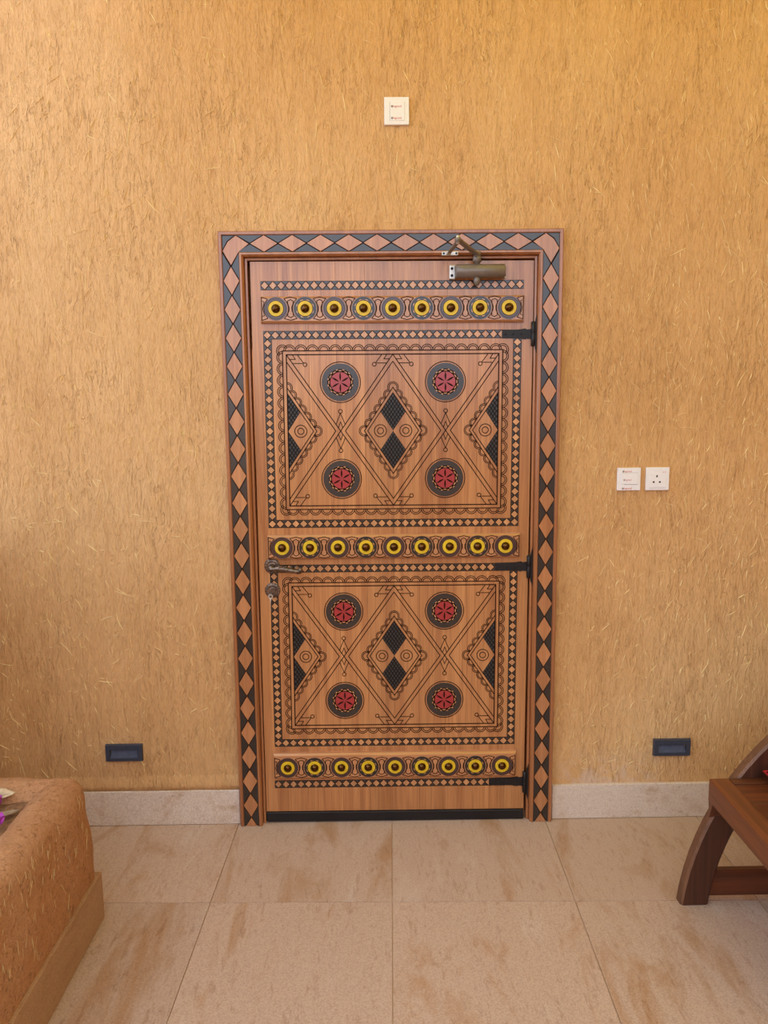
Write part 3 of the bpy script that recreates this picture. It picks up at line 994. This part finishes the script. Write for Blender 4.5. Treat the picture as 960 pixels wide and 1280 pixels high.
# lever handle and key escutcheon
def rosette_mesh():
    b = MB()
    b.lathe([(0, .0285), (.002, .0290), (.0035, .0270), (.0035, .0240), (.0055, .0220), (.0055, .0180), (.0045, .0165), (.0070, .0120), (.0075, 0.0)], (0, 0, 0), (0, -1, 0), 32)
    for i in range(16):
        a = 2*pi*i/16
        b.lathe([(0, .0035), (.0012, .0032), (.0020, .0016), (.0022, 0)], (.0250*cos(a), -.0030, .0250*sin(a)), (0, -1, 0), 8)
    return b.mesh('rosette')
ROS = rosette_mesh()
def handle():
    X, Z = -0.4555, 1.0265
    r = link('rosette', ROS, M['silver'], door, (X, 0, Z))
    tag(r, 'antique silver handle rosette')
    m = MB()
    m.lathe([(0.004, .0110), (.012, .0095), (.030, .0085), (.042, .0095), (.046, .0070)], (0, 0, 0), (0, -1, 0), 18)
    m.build('spindle', M['silver'], r)
    pts = []; rad = []
    n = 26
    for i in range(n+1):
        t = i/n
        x = -0.006 + 0.120*t
        z = -0.006 + 0.0045*sin(t*pi*1.6) - 0.003*t
        pts.append((x, -0.042, z))
        base = 0.0072 + 0.0022*sin(t*pi)
        rad.append((base + 0.0018*abs(sin(t*pi*5))) * (0.55 if i == n else 1) * (0.8 if i == 0 else 1))
    m = MB().tube(pts, rad, 12)
    m.lathe([(0, .004), (.004, .009), (.009, .011), (.014, .009), (.018, .003)], (0.100, -0.042, -0.008), (1, 0, 0), 12)
    lv = m.build('lever', M['silver'], r)
    # scroll leaves along the lever
    m = MB()
    for t in (0.3, 0.46, 0.62, 0.78):
        x = 0.120*t
        m.tube([(x-.008, -.049, -.002), (x-.002, -.053, .006), (x+.005, -.052, .008), (x+.009, -.050, .003)], [.0016, .0022, .0020, .0010], 8)
    m.build('scroll', M['silver'], lv)
    e = link('escutcheon', ROS, None, door, (X-.0005, 0, 0.9335))
    tag(e, 'antique silver key rosette')
    m = MB().ring(0, 0, 0.0050, 0.0095, -0.006, -0.0105, 20)
    m.build('key_collar', M['silver'], e)
    return X
HX_ = handle()
def key():
    k = empty('key', (-0.4615, -0.0160, 0.9235))
    tag(k, 'small steel key hanging in the lock rosette below the lever handle', 'key')
    m = MB(); m.lathe([(0.0, .0032), (.018, .0032)], (0, 0.0, 0), (0, -1, 0), 10); m.build('shaft', M['key'], k)
    m = MB().ring(0, -0.006, 0.0045, 0.0095, -0.020, -0.0175, 24); m.build('bow', M['key'], k)
    m = MB(); m.tube([(0.002, -.0200, -.012), (0.0, -.0215, -.026), (-.0005, -.0200, -.045), (0.0005, -.0190, -.066)], [.0014, .0022, .0022, .0016], 8, flat=(1, 0.6))
    m.build('tag_strip', M['key'], k)
key()

# door closer on the head of the door
def closer():
    r = empty('door_closer', (0.3, -0.008, 2.0815))
    tag(r, 'bronze cylinder door closer with folding arm at top of door', 'door closer')
    y = -0.036
    m = MB(); m.lathe([(0, .0215), (.002, .0235), (.170, .0235), (.172, .0215)], (-0.0745, y, 0), (1, 0, 0), 32)
    m.bbox(-0.070, 0.094, y+0.004, -0.0005, -0.018, 0.018, 0.003)
    m.build('body', M['bronze'], r)
    pl = MB().bbox(-0.0955, -0.0740, -0.022, -0.0005, -0.0245, 0.0245, 0.003).build('end_plate', M['steel'], r)
    for s in (-1, 1):
        MB().lathe([(0, .0050), (.0012, .0050), (.0013, 0)], (-0.0865, -0.0218, s*0.0120), (0, -1, 0), 14, smooth=False).build('screw', M['hole'], pl)
    pl = MB().bbox(0.0940, 0.1045, -0.022, -0.0005, -0.0225, 0.0225, 0.003).build('end_plate', M['steel'], r)
    for s in (-1, 1):
        MB().lathe([(0, .0040), (.0012, .0040), (.0013, 0)], (0.1000, -0.0218, s*0.0120), (0, -1, 0), 14, smooth=False).build('screw', M['hole'], pl)
    m = MB(); m.lathe([(0.020, .0100), (.030, .0105), (.031, .0150), (.047, .0150), (.050, .0115), (.051, 0)], (0, y, 0), (0, 0, 1), 20)
    m.build('spindle_cap', M['bronze'], r)
    m = MB(); m.lathe([(0.020, .0125), (.034, .0125), (.040, .0110), (.048, .0070), (.050, 0)], (0, y, 0), (0, 0, -1), 20)
    m.build('spindle_cap', M['bronze'], r)
    # arms, in a level plane above the body
    z = 0.0640
    S = Vector((0.0, y, z-.008)); E = Vector((-0.0900, -0.245, z)); B = Vector((-0.1000, -0.052, z-.002))
    def bar(a, b, w, h):
        d = (b-a).normalized(); n = Vector((-d.y, d.x, 0)).normalized()*(w/2); u = Vector((0, 0, h/2))
        mb = MB()
        vs = [a-n-u, a+n-u, a+n+u, a-n+u, b-n-u, b+n-u, b+n+u, b-n+u]
        mb.add(vs, [(0,1,2,3), (7,6,5,4), (0,4,5,1), (1,5,6,2), (2,6,7,3), (3,7,4,0)])
        return mb
    mb = bar(S, E, 0.018, 0.007); mb.lathe([(-.009, .013), (.009, .013)], S, (0, 0, 1), 18); mb.lathe([(-.005, .010), (.005, .010)], E, (0, 0, 1), 16)
    mb.build('arm', M['bronze'], r)
    mb = bar(E + Vector((0, 0, -.006)), B + Vector((0, 0, -.002)), 0.013, 0.006); mb.lathe([(-.004, .009), (.003, .009)], E + Vector((0, 0, -.006)), (0, 0, 1), 16)
    mb.build('arm', M['bronze'], r)
    mb = MB(); mb.lathe([(-.014, .004), (-.012, .0062), (.010, .0062), (.013, .0045), (.014, 0)], E, (0, 0, 1), 14)
    mb.build('elbow_pin', M['steel'], r)
    # fixing bracket on the frame
    mb = MB().bbox(-0.1235, -0.0655, -0.0345, -0.0290, z-.0100, z+.0045, 0.002)
    mb.bbox(-0.1080, -0.0920, -0.052, -0.033, z-.0085, z+.0035, 0.002)
    fb = mb.build('bracket', M['steel'], r)
    for xx in (-0.1165, -0.0725):
        MB().lathe([(0, .0038), (.0010, .0038), (.0011, 0)], (xx, -0.0343, z-.0028), (0, -1, 0), 12, smooth=False).build('screw', M['hole'], fb)
closer()

# ------------------------------------------------------------------ switches and socket
def text_mesh(s, size, name):
    cu = bpy.data.curves.new(name, 'FONT'); cu.body = s; cu.size = size; cu.extrude = 0.00015; cu.resolution_u = 2
    o = bpy.data.objects.new(name, cu); COL.objects.link(o)
    dg = bpy.context.evaluated_depsgraph_get(); dg.update()
    me = bpy.data.meshes.new_from_object(o.evaluated_get(dg))
    bpy.data.objects.remove(o); bpy.data.curves.remove(cu)
    me.name = name
    return me
TXT = {}
def print_line(parent, x, z, size, y, mark=True):
    """red maker's name with its small round mark in front"""
    k = round(size, 4)
    if k not in TXT: TXT[k] = text_mesh('legrand', size, 'lettering')
    if mark:
        MB().ring(x+size*0.30, z+size*0.28, size*0.14, size*0.36, y+.0002, y-.0003, 14).build('logo', M['dark_print'], parent)
    link('lettering', TXT[k], M['red_print'], parent, (x+size*0.72, y-.0001, z), (pi/2, 0, 0))

def plate(name, x, z, w, h, label, cat):
    o = MB().bbox(-w/2, w/2, -0.0105, -0.0002, -h/2, h/2, 0.0022).build(name, M['white'], None, (x, 0, z))
    tag(o, label, cat)
    return o
def wall_plates():
    s = plate('wall_switch', 0.0236, 2.6248, 0.0860, 0.0905, 'square cream switch plate on the wall high above the door', 'switch')
    MB().bbox(-0.0230, 0.0270, -0.0122, -0.0100, -0.0320, 0.0290, 0.001).build('rocker', M['white'], s)
    MB().box(-0.0245, -0.0233, -0.0108, -0.0100, -0.0320, 0.0290).build('seam', M['film_line'], s)
    print_line(s, -0.0190, 0.0110, 0.0098, -0.0122)
    print_line(s, -0.0190, -0.0270, 0.0098, -0.0122)
    s = plate('wall_switch', 0.8725, 1.3385, 0.0865, 0.0845, 'white switch plate with red print, left of the socket', 'switch')
    MB().bbox(-0.0290, 0.0330, -0.0125, -0.0100, -0.0180, 0.0230, 0.001).build('rocker', M['white'], s)
    MB().box(-0.0180, 0.0330, -0.0112, -0.0100, -0.0204, -0.0188).build('seam', M['film_line'], s)
    MB().box(-0.0290, 0.0330, -0.0110, -0.0100, 0.0234, 0.0244).build('seam', M['film_line'], s)
    print_line(s, -0.0250, 0.0262, 0.0092, -0.0105)
    print_line(s, -0.0210, -0.0050, 0.0080, -0.0125)
    print_line(s, -0.0250, -0.0375, 0.0098, -0.0105)
    s = plate('wall_socket', 0.9787, 1.3385, 0.0865, 0.0850, 'white three-pin wall socket right of the printed switch plate', 'socket')
    MB().bbox(-0.0310, 0.0310, -0.0118, -0.0100, -0.0310, 0.0200, 0.001).build('socket_face', M['white'], s)
    for (a, b, w, h) in ((-0.0035, 0.0100, .0050, .0082), (-0.0150, -0.0115, .0068, .0058), (0.0078, -0.0115, .0068, .0058)):
        MB().box(a-w/2, a+w/2, -0.0121, -0.0110, b-h/2, b+h/2).build('pin_hole', M['hole'], s)
    MB().box(-0.0300, 0.0300, -0.0112, -0.0100, -0.0345, -0.0337).build('seam', M['film_line'], s)
    MB().box(0.0170, 0.0310, -0.0108, -0.0100, 0.0232, 0.0300).build('label', M['white'], s)
    link('lettering', text_mesh('legrand', 0.0046, 'lettering'), M['red_print'], s, (0.0168, -0.0109, 0.0240), (pi/2, 0, 0))
    # grey patch box shadow line under the socket
wall_plates()

# recessed step lights
def step_light(x, z, w, h, label, rz):
    o = empty('step_light', (x, 0, z)); o.rotation_euler = (0, rz, 0)
    tag(o, label, 'step light', 'step lights low on the wall')
    b = MB()
    yo, yf, yb = -0.0002, -0.0140, -0.0020
    W, H = w/2, h/2
    iw, ih0, ih1 = W-0.0185, H-0.020, H-0.0135          # window of the bezel
    outer = [(-W, -H), (W, -H), (W, H), (-W, H)]
    of = [(-W+.002, -H+.002), (W-.002, -H+.002), (W-.002, H-.002), (-W+.002, H-.002)]
    inn = [(-iw, -ih1), (iw, -ih1), (iw, ih0), (-iw, ih0)]
    vs = [(p[0], yo, p[1]) for p in outer] + [(p[0], yf, p[1]) for p in of] + [(p[0], yf, p[1]) for p in inn] + [(p[0], yb, p[1]) for p in inn]
    fs = []
    for k in range(3):
        for i in range(4):
            j = (i+1) % 4
            fs.append((4*k+i, 4*k+j, 4*k+4+j, 4*k+4+i))
    b.add(vs, fs)
    b.build('bezel', M['fixture'], o)
    l = MB()
    l.add([(-iw, -.0120, -ih1+.0005), (iw, -.0120, -ih1+.0005), (iw-.004, -.0022, ih0-.001), (-iw+.004, -.0022, ih0-.001), (-iw, -.0015, -ih1+.0005), (iw, -.0015, -ih1+.0005)],
          [(0, 1, 2, 3), (0, 4, 5, 1), (0, 3, 4), (1, 5, 2), (3, 2, 5, 4)])
    l.build('reflector', M['fixture_in'], o)
step_light(-1.0500, 0.2985, 0.1430, 0.0680, 'slate blue recessed step light in the wall above the planter corner', 0.004)
step_light(1.0770, 0.2870, 0.1450, 0.0680, 'slate blue recessed step light in the wall left of the bench', 0.004)

# ------------------------------------------------------------------ planter
PX, PY = -0.974, -0.545
def planter():
    r = empty('planter', (-1.6, -1.6, 0))
    tag(r, 'low mud plaster planter with rounded rim at the left', 'planter')
    OFF = Vector((1.6, 1.6, 0))
    prof = [(-.012, 0.002)] + [(-.012*min(1, (0.4275-(0.015+0.0165*i))/0.16), 0.015+0.0165*i) for i in range(26)] + [(.003, .450), (.010, .468), (.022, .484), (.038, .495), (.056, .502), (.074, .503), (.092, .498), (.108, .488), (.120, .474), (.127, .458), (.131, .44), (.133, .42), (.133, .36)]
    rr = 0.05; C = (PX-rr, PY-rr)
    path = []
    x = -2.3
    while x < PX-rr-1e-6: path.append(('b', x)); x += 0.016
    for i in range(0, 9): path.append(('c', pi/2*(1-i/8)))
    y = PY-rr-0.016
    while y > -3.0: path.append(('s', y)); y -= 0.016
    def pos(p, d):
        k, q = p
        if k == 'b': return (min(q, PX-d) if d > rr else q, PY-d)
        if k == 's': return (PX-d, min(q, PY-d) if d > rr else q)
        if d < rr - 1e-9: return (C[0]+(rr-d)*cos(q), C[1]+(rr-d)*sin(q))
        return (PX-d, PY-d)
    m = MB(); vs = []; fs = []; n = len(prof)
    for p in path:
        for d, z in prof:
            x, y = pos(p, d)
            P = Vector((x, y, z))
            a = mnoise.noise(P*5.0)*0.010 + mnoise.noise(P*16)*0.0045 + mnoise.noise(P*45)*0.0022
            top = max(0, min(1, (z-.43)/.06)) if d < .12 else 0.6
            k, q = p
            nx, ny = {'b': (0, 1), 's': (1, 0), 'c': (cos(q) if k == 'c' else 0, sin(q) if k == 'c' else 0)}[k]
            side = (1-top)*max(0.0, min(1, (z-.15)/.12)) if d < .06 else -0.5
            vs.append((x+nx*a*side*0.8+OFF.x, y+ny*a*side*0.8+OFF.y, max(0.002, z + a*top*1.1)))
    for i in range(len(path)-1):
        for k in range(n-1):
            fs.append((i*n+k, (i+1)*n+k, (i+1)*n+k+1, i*n+k+1))
    m.add(vs, fs, 0, True)
    m.build('plaster_body', M['planter'], r)
    # soil
    s = MB(); nx, ny = 60, 90; vs = []; fs = []
    for i in range(nx+1):
        for j in range(ny+1):
            x = -2.3+(PX-.125+2.3)*i/nx; y = -3.0+(PY-.125+3.0)*j/ny
            z = 0.458 + 0.010*mnoise.noise(Vector((x*12, y*12, 0))) + 0.006*mnoise.noise(Vector((x*40, y*40, 2)))
            vs.append((x+OFF.x, y+OFF.y, z))
    for i in range(nx):
        for j in range(ny):
            a = i*(ny+1)+j; fs.append((a, a+ny+1, a+ny+2, a+1))
    s.add(vs, fs, 0, True)
    tag(s.build('soil', M['soil'], r), 'dry brown soil')
    # skirting along the side, pieces of 60 cm
    y = PY-0.005
    while y > -3.0:
        y1 = max(-3.0, y-0.6)
        MB().bbox(PX-0.002+OFF.x, PX+0.0225+OFF.x, y1+.0006+OFF.y, y-.0006+OFF.y, 0.001, 0.158, 0.002).build('skirting_tile', M['pskirt'], r)
        y = y1
    # straw in the plaster of the side face
    rnd = random.Random(5); f = MB()
    for _ in range(200):
        yy = rnd.uniform(-1.6, PY-.05); zz = rnd.uniform(.18, .45); L = rnd.uniform(.015, .06); a = rnd.gauss(0.05, .25); w = rnd.uniform(.0003, .0005)
        pts = []
        for t in (-.5, 0, .5):
            P = Vector((PX+.012*min(1, (.4275-zz)/.16), yy+sin(a)*L*t, zz+cos(a)*L*t))
            dd = (mnoise.noise(P*5.0)*0.010 + mnoise.noise(P*16)*0.0045 + mnoise.noise(P*45)*0.0022)*0.8
            pts.append((P.x+dd+.0001+OFF.x, P.y+OFF.y, P.z))
        f.tube(pts, [w*.6, w, w*.6], 5)
    tag(f.build('straw_fibres', M['straw'], r), kind='stuff')
planter()

def bract(name, loc, rz, label, mat='petal', size=0.03):
    o = empty(name, loc); o.rotation_euler = (0, 0, rz)
    tag(o, label, 'flower', 'fallen bougainvillea flowers')
    me = MB(); vs = []; fs = []; n = 8
    prof = [(0, .0), (.25, .42), (.5, .52), (.75, .36), (1, 0.0)]
    for i, (t, w) in enumerate(prof):
        for j in range(3):
            s = j-1
            vs.append((t*size, s*w*size, 0.35*size*sin(t*1.6) + abs(s)*0.16*size*w*2))
    for i in range(len(prof)-1):
        for j in range(2):
            a = 3*i+j; fs.append((a, a+3, a+4, a+1))
    me.add(vs, fs, 0, True)
    k = me.mesh('petal')
    for q in range(3):
        b = link('petal', k, M[mat], o, (0, 0, 0.002), (0, -0.75, q*2*pi/3))
        md = b.modifiers.new('thick', 'SOLIDIFY'); md.thickness = 0.0006
    MB().tube([(0, 0, 0), (0.001, 0, .008), (0, .001, .016)], [.0012, .0012, .0020], 6).build('stamen', M['dry_leaf'], o)
    return o
def leaf_obj(name, loc, rot, size, wid, mat, label, cat='leaf'):
    m = MB(); vs = []; fs = []; n = 12
    for i in range(n+1):
        t = i/n; w = wid*sin(pi*min(1, t*1.02))**0.8*(1+0.16*mnoise.noise(Vector((t*9, size*40, 0))))
        for j in range(5):
            s = (j-2)/2
            vs.append(((t-.5)*size, s*w/2, 0.10*size*(t-.5)**2*4 + 0.10*abs(s)*w + 0.03*size*mnoise.noise(Vector((t*6, s*2, size*9)))))
    for i in range(n):
        for j in range(4):
            a = 5*i+j; fs.append((a, a+5, a+6, a+1))
    m.add(vs, fs, 0, True)
    o = m.build(name, M[mat], None, loc, rot)
    md = o.modifiers.new('thick', 'SOLIDIFY'); md.thickness = 0.0007
    tag(o, label, cat)
    MB().tube([(-size*.5, 0, size*.1), (0, 0, .001), (size*.48, 0, size*.09)], [.0010, .0008, .0004], 6).build('midrib', M[mat], o)
    return o
bract('bougainvillea_flower', (-1.180, -0.712, 0.468), 0.4, 'magenta bougainvillea flower on planter soil beside the pale dry leaf', size=0.036)
bract('bougainvillea_flower', (-1.124, -0.815, 0.468), 1.3, 'magenta bougainvillea flower on planter soil nearest the planter side rim', size=0.036)
leaf_obj('dry_leaf', (-1.195, -0.676, 0.488), (0.30, 0.04, 0.06), 0.110, 0.046, 'dry_leaf', 'pale cream dry leaf on planter soil against the rear rim')
leaf_obj('dry_leaf', (-1.138, -0.762, 0.474), (-0.10, 0.08, 0.5), 0.085, 0.036, 'leaf_grey', 'grey brown dry leaf between the two magenta flowers')

# unseen bougainvillea shrub left of the picture, added to shade the lower wall
def shrub():
    o = empty('added_shrub', (-1.68, -0.96, 0.466))
    tag(o, 'added bougainvillea shrub with magenta flowers in the planter, unseen, shading the wall', 'shrub')
    rnd = random.Random(21)
    st = MB(); lf = MB(); fl = MB()
    C = Vector((0.0, 0.0, 0.56)); Rr = Vector((0.35, 0.40, 0.42))
    tips = []
    for k in range(26):
        a = rnd.uniform(0, 2*pi); e = rnd.uniform(-0.5, 1.3)
        tip = C + Vector((Rr.x*cos(a)*cos(e), Rr.y*sin(a)*cos(e), Rr.z*sin(e)))*rnd.uniform(.75, .95)
        mid = tip*0.5 + Vector((rnd.uniform(-.05, .05), rnd.uniform(-.05, .05), .08))
        st.tube([(rnd.uniform(-.03, .03), rnd.uniform(-.03, .03), 0.0), mid*0.55, mid, (mid+tip)/2+Vector((0, 0, .03)), tip], [.010, .008, .006, .004, .002], 6)
        tips.append((mid, tip))
    def blade(mb, p, size):
        q = Matrix.Rotation(rnd.uniform(0, 2*pi), 3, 'Z') @ Matrix.Rotation(rnd.uniform(-1.0, 1.0), 3, 'X') @ Matrix.Rotation(rnd.uniform(-.9, .9), 3, 'Y')
        pts = [(0, 0, 0), (.38, .3, .05), (1, 0, -.05), (.38, -.3, .05), (.42, 0, 0)]
        mb.add([p + q @ (Vector(t)*size) for t in pts], [(0, 1, 4), (1, 2, 4), (2, 3, 4), (3, 0, 4)])
    for _ in range(3400):
        u = Vector((rnd.gauss(0, 1), rnd.gauss(0, 1), rnd.gauss(0, 1))).normalized()
        p = C + Vector((u.x*Rr.x, u.y*Rr.y, u.z*Rr.z))*rnd.uniform(.55, 1.0)
        if p.z < 0.06: continue
        blade(lf, p, rnd.uniform(.035, .06))
        if rnd.random() < 0.10:
            for _k in range(3): blade(fl, p*1.02, .034)
    st.build('stems', M['stem'], o)
    tag(lf.build('leaves', M['green'], o), kind='stuff')
    tag(fl.build('flowers', M['petal'], o), kind='stuff')
shrub()

# ------------------------------------------------------------------ bench
def bench():
    r = empty('bench', (1.85, -0.78, 0))
    tag(r, 'dark wooden bench with an arched back and curved legs at the right', 'bench')
    OX_, OY_ = -1.85, 0.78
    CX, CZ, RO, RI = 1.843, -0.100, 0.940, 0.850
    yF, yB = -0.545, -0.508
    # arched frame whose ends are the rear legs
    a0 = math.asin((0.001-CZ)/RO); 
    m = MB(); n = 48; vs = []; fs = []
    for i in range(n+1):
        t = i/n
        ao = a0+(pi-2*a0)*t
        ai0 = math.asin((0.001-CZ)/RI); ai = ai0+(pi-2*ai0)*t
        ch = 0.007
        for (rad, an, y) in ((RO, ao, yB), (RO, ao, yF+ch), (RO-ch, ao, yF), (RI+ch, ai, yF), (RI, ai, yF+ch), (RI, ai, yB)):
            vs.append((CX-rad*cos(an)+OX_, y+OY_, max(.001, CZ+rad*sin(an))))
    for i in range(n):
        for k in range(6):
            j = (k+1) % 6
            fs.append((i*6+k, (i+1)*6+k, (i+1)*6+j, i*6+j))
    fs.append(tuple(range(6))); fs.append(tuple(n*6+k for k in range(6)))
    m.add(vs, fs)
    m.mi = [1 if (q < n*6 and q % 6 in (0, 1)) else 0 for q in range(len(m.f))]  # outer faces get the paler copy: their brightness is in the colour
    m.build('arched_frame', [M['bench_arc'], M['bench_lit']], r)
    # back boards inside the arch
    x = CX-RI+0.10
    while x < CX+RI-0.12:
        h = CZ+sqrt(max(0, (RI+0.01)**2-(x+.055-CX)**2))
        h2 = CZ+sqrt(max(0, (RI+0.01)**2-(x-CX)**2)); 
        top = min(h, h2)
        if top > 0.47:
            MB().bbox(x+.001+OX_, x+.109+OX_, -0.532+OY_, -0.514+OY_, 0.375, top, 0.002).build('back_board', M['bench_arc'], r)
        x += 0.11
    # seat: rails with mitred look and boards along the length
    SX0, SX1, SY0, SY1 = 0.978, 2.746, -1.075, -0.5475
    ZT, ZB = 0.440, 0.366
    W = 0.062
    MB().bbox(SX0+OX_, SX0+W+OX_, SY0+OY_, SY1+OY_, ZB, ZT, 0.004).build('side_rail', M['bench_y'], r)
    MB().bbox(SX1-W+OX_, SX1+OX_, SY0+OY_, SY1+OY_, ZB, ZT, 0.004).build('side_rail', M['bench_y'], r)
    MB().bbox(SX0+W+OX_, SX1-W+OX_, SY1-0.035+OY_, SY1+OY_, ZB, ZT-.0005, 0.003).build('rear_rail', M['bench'], r)
    MB().bbox(SX0+W+OX_, SX1-W+OX_, SY0+OY_, SY0+0.045+OY_, ZB, ZT-.0005, 0.003).build('front_rail', M['bench'], r)
    ys = SY1-0.036; nb = 4; bw = (SY1-0.035-SY0-0.045)/nb
    for i in range(nb):
        MB().bbox(SX0+W+.0005+OX_, SX1-W-.0005+OX_, ys-bw+.001+OY_, ys+OY_-.0005, ZT-.028, ZT-.0035, 0.0025).build('seat_board', M['bench'], r)
        ys -= bw
    # corbels where the rear legs carry the seat
    for s in (-1, 1):
        xs = lambda q: (CX + s*(q-CX)) + OX_
        c = MB()
        pts = [(0.982, ZB), (1.052, ZB), (1.030, ZB-.052), (0.985, ZB-.060)]
        P = [(CX-s*(CX-p[0])+OX_, p[1]) for p in pts]
        y0_, y1_ = yF+OY_+.001, yF-0.030+OY_
        f = [(P[0][0], y1_, P[0][1]), (P[1][0], y1_, P[1][1]), (P[2][0], y0_-.002, P[2][1]), (P[3][0], y0_-.002, P[3][1])]
        b = [(p[0], y0_, p[1]) for p in P]
        c.add(f+b, [(0,1,2,3), (4,7,6,5), (0,4,5,1), (1,5,6,2), (2,6,7,3), (3,7,4,0)])
        c.build('corbel', M['bench_y'], r)
    # stretcher between the rear legs, with a chamfered top edge
    m = MB()
    pr = [(-0.538, .030), (-0.538, .100), (-0.528, .113), (-0.510, .113), (-0.510, .030)]
    vs = []
    for xx in (1.000, 2.724):
        for yy, zz in pr: vs.append((xx+OX_, yy+OY_, zz))
    fs = [(k, (k+1) % 5, 5+(k+1) % 5, 5+k) for k in range(5)] + [(0,1,2,3,4), (9,8,7,6,5)]
    m.add(vs, fs)
    m.build('stretcher', M['bench'], r)
    # front legs
    for xx in (1.070, 2.590):
        MB().bbox(xx+OX_, xx+.065+OX_, -1.065+OY_, -1.000+OY_, 0.001, ZB+.002, 0.004).build('leg', M['bench_arc'], r)
bench()

def cushion():
    m = MB(); nx, ny = 28, 24; vs = []; fs = []
    w, d, h = 0.46, 0.42, 0.030
    def pt(u, v, s):
        x = (u-.5)*w; y = (v-.5)*d
        e = (1-(2*u-1)**6)*(1-(2*v-1)**6)
        return (x, y, h + s*h*max(0, e)**0.45)
    for s in (1, -1):
        b = len(vs)
        for i in range(nx+1):
            for j in range(ny+1): vs.append(pt(i/nx, j/ny, s))
        for i in range(nx):
            for j in range(ny):
                a = b+i*(ny+1)+j; fs.append((a, a+ny+1, a+ny+2, a+1))
    m.add(vs, fs, 0, True)
    o = m.build('seat_cushion', M['fabric'], None, (1.142+w/2, -0.775, 0.4385))
    tag(o, 'red seat cushion with white pattern lying on the wooden bench', 'cushion')
    MB().tube([(-w/2, -d/2, h), (w/2, -d/2, h), (w/2, d/2, h), (-w/2, d/2, h), (-w/2, -d/2, h)], .004, 8).build('piping', M['fabric'], o)
cushion()
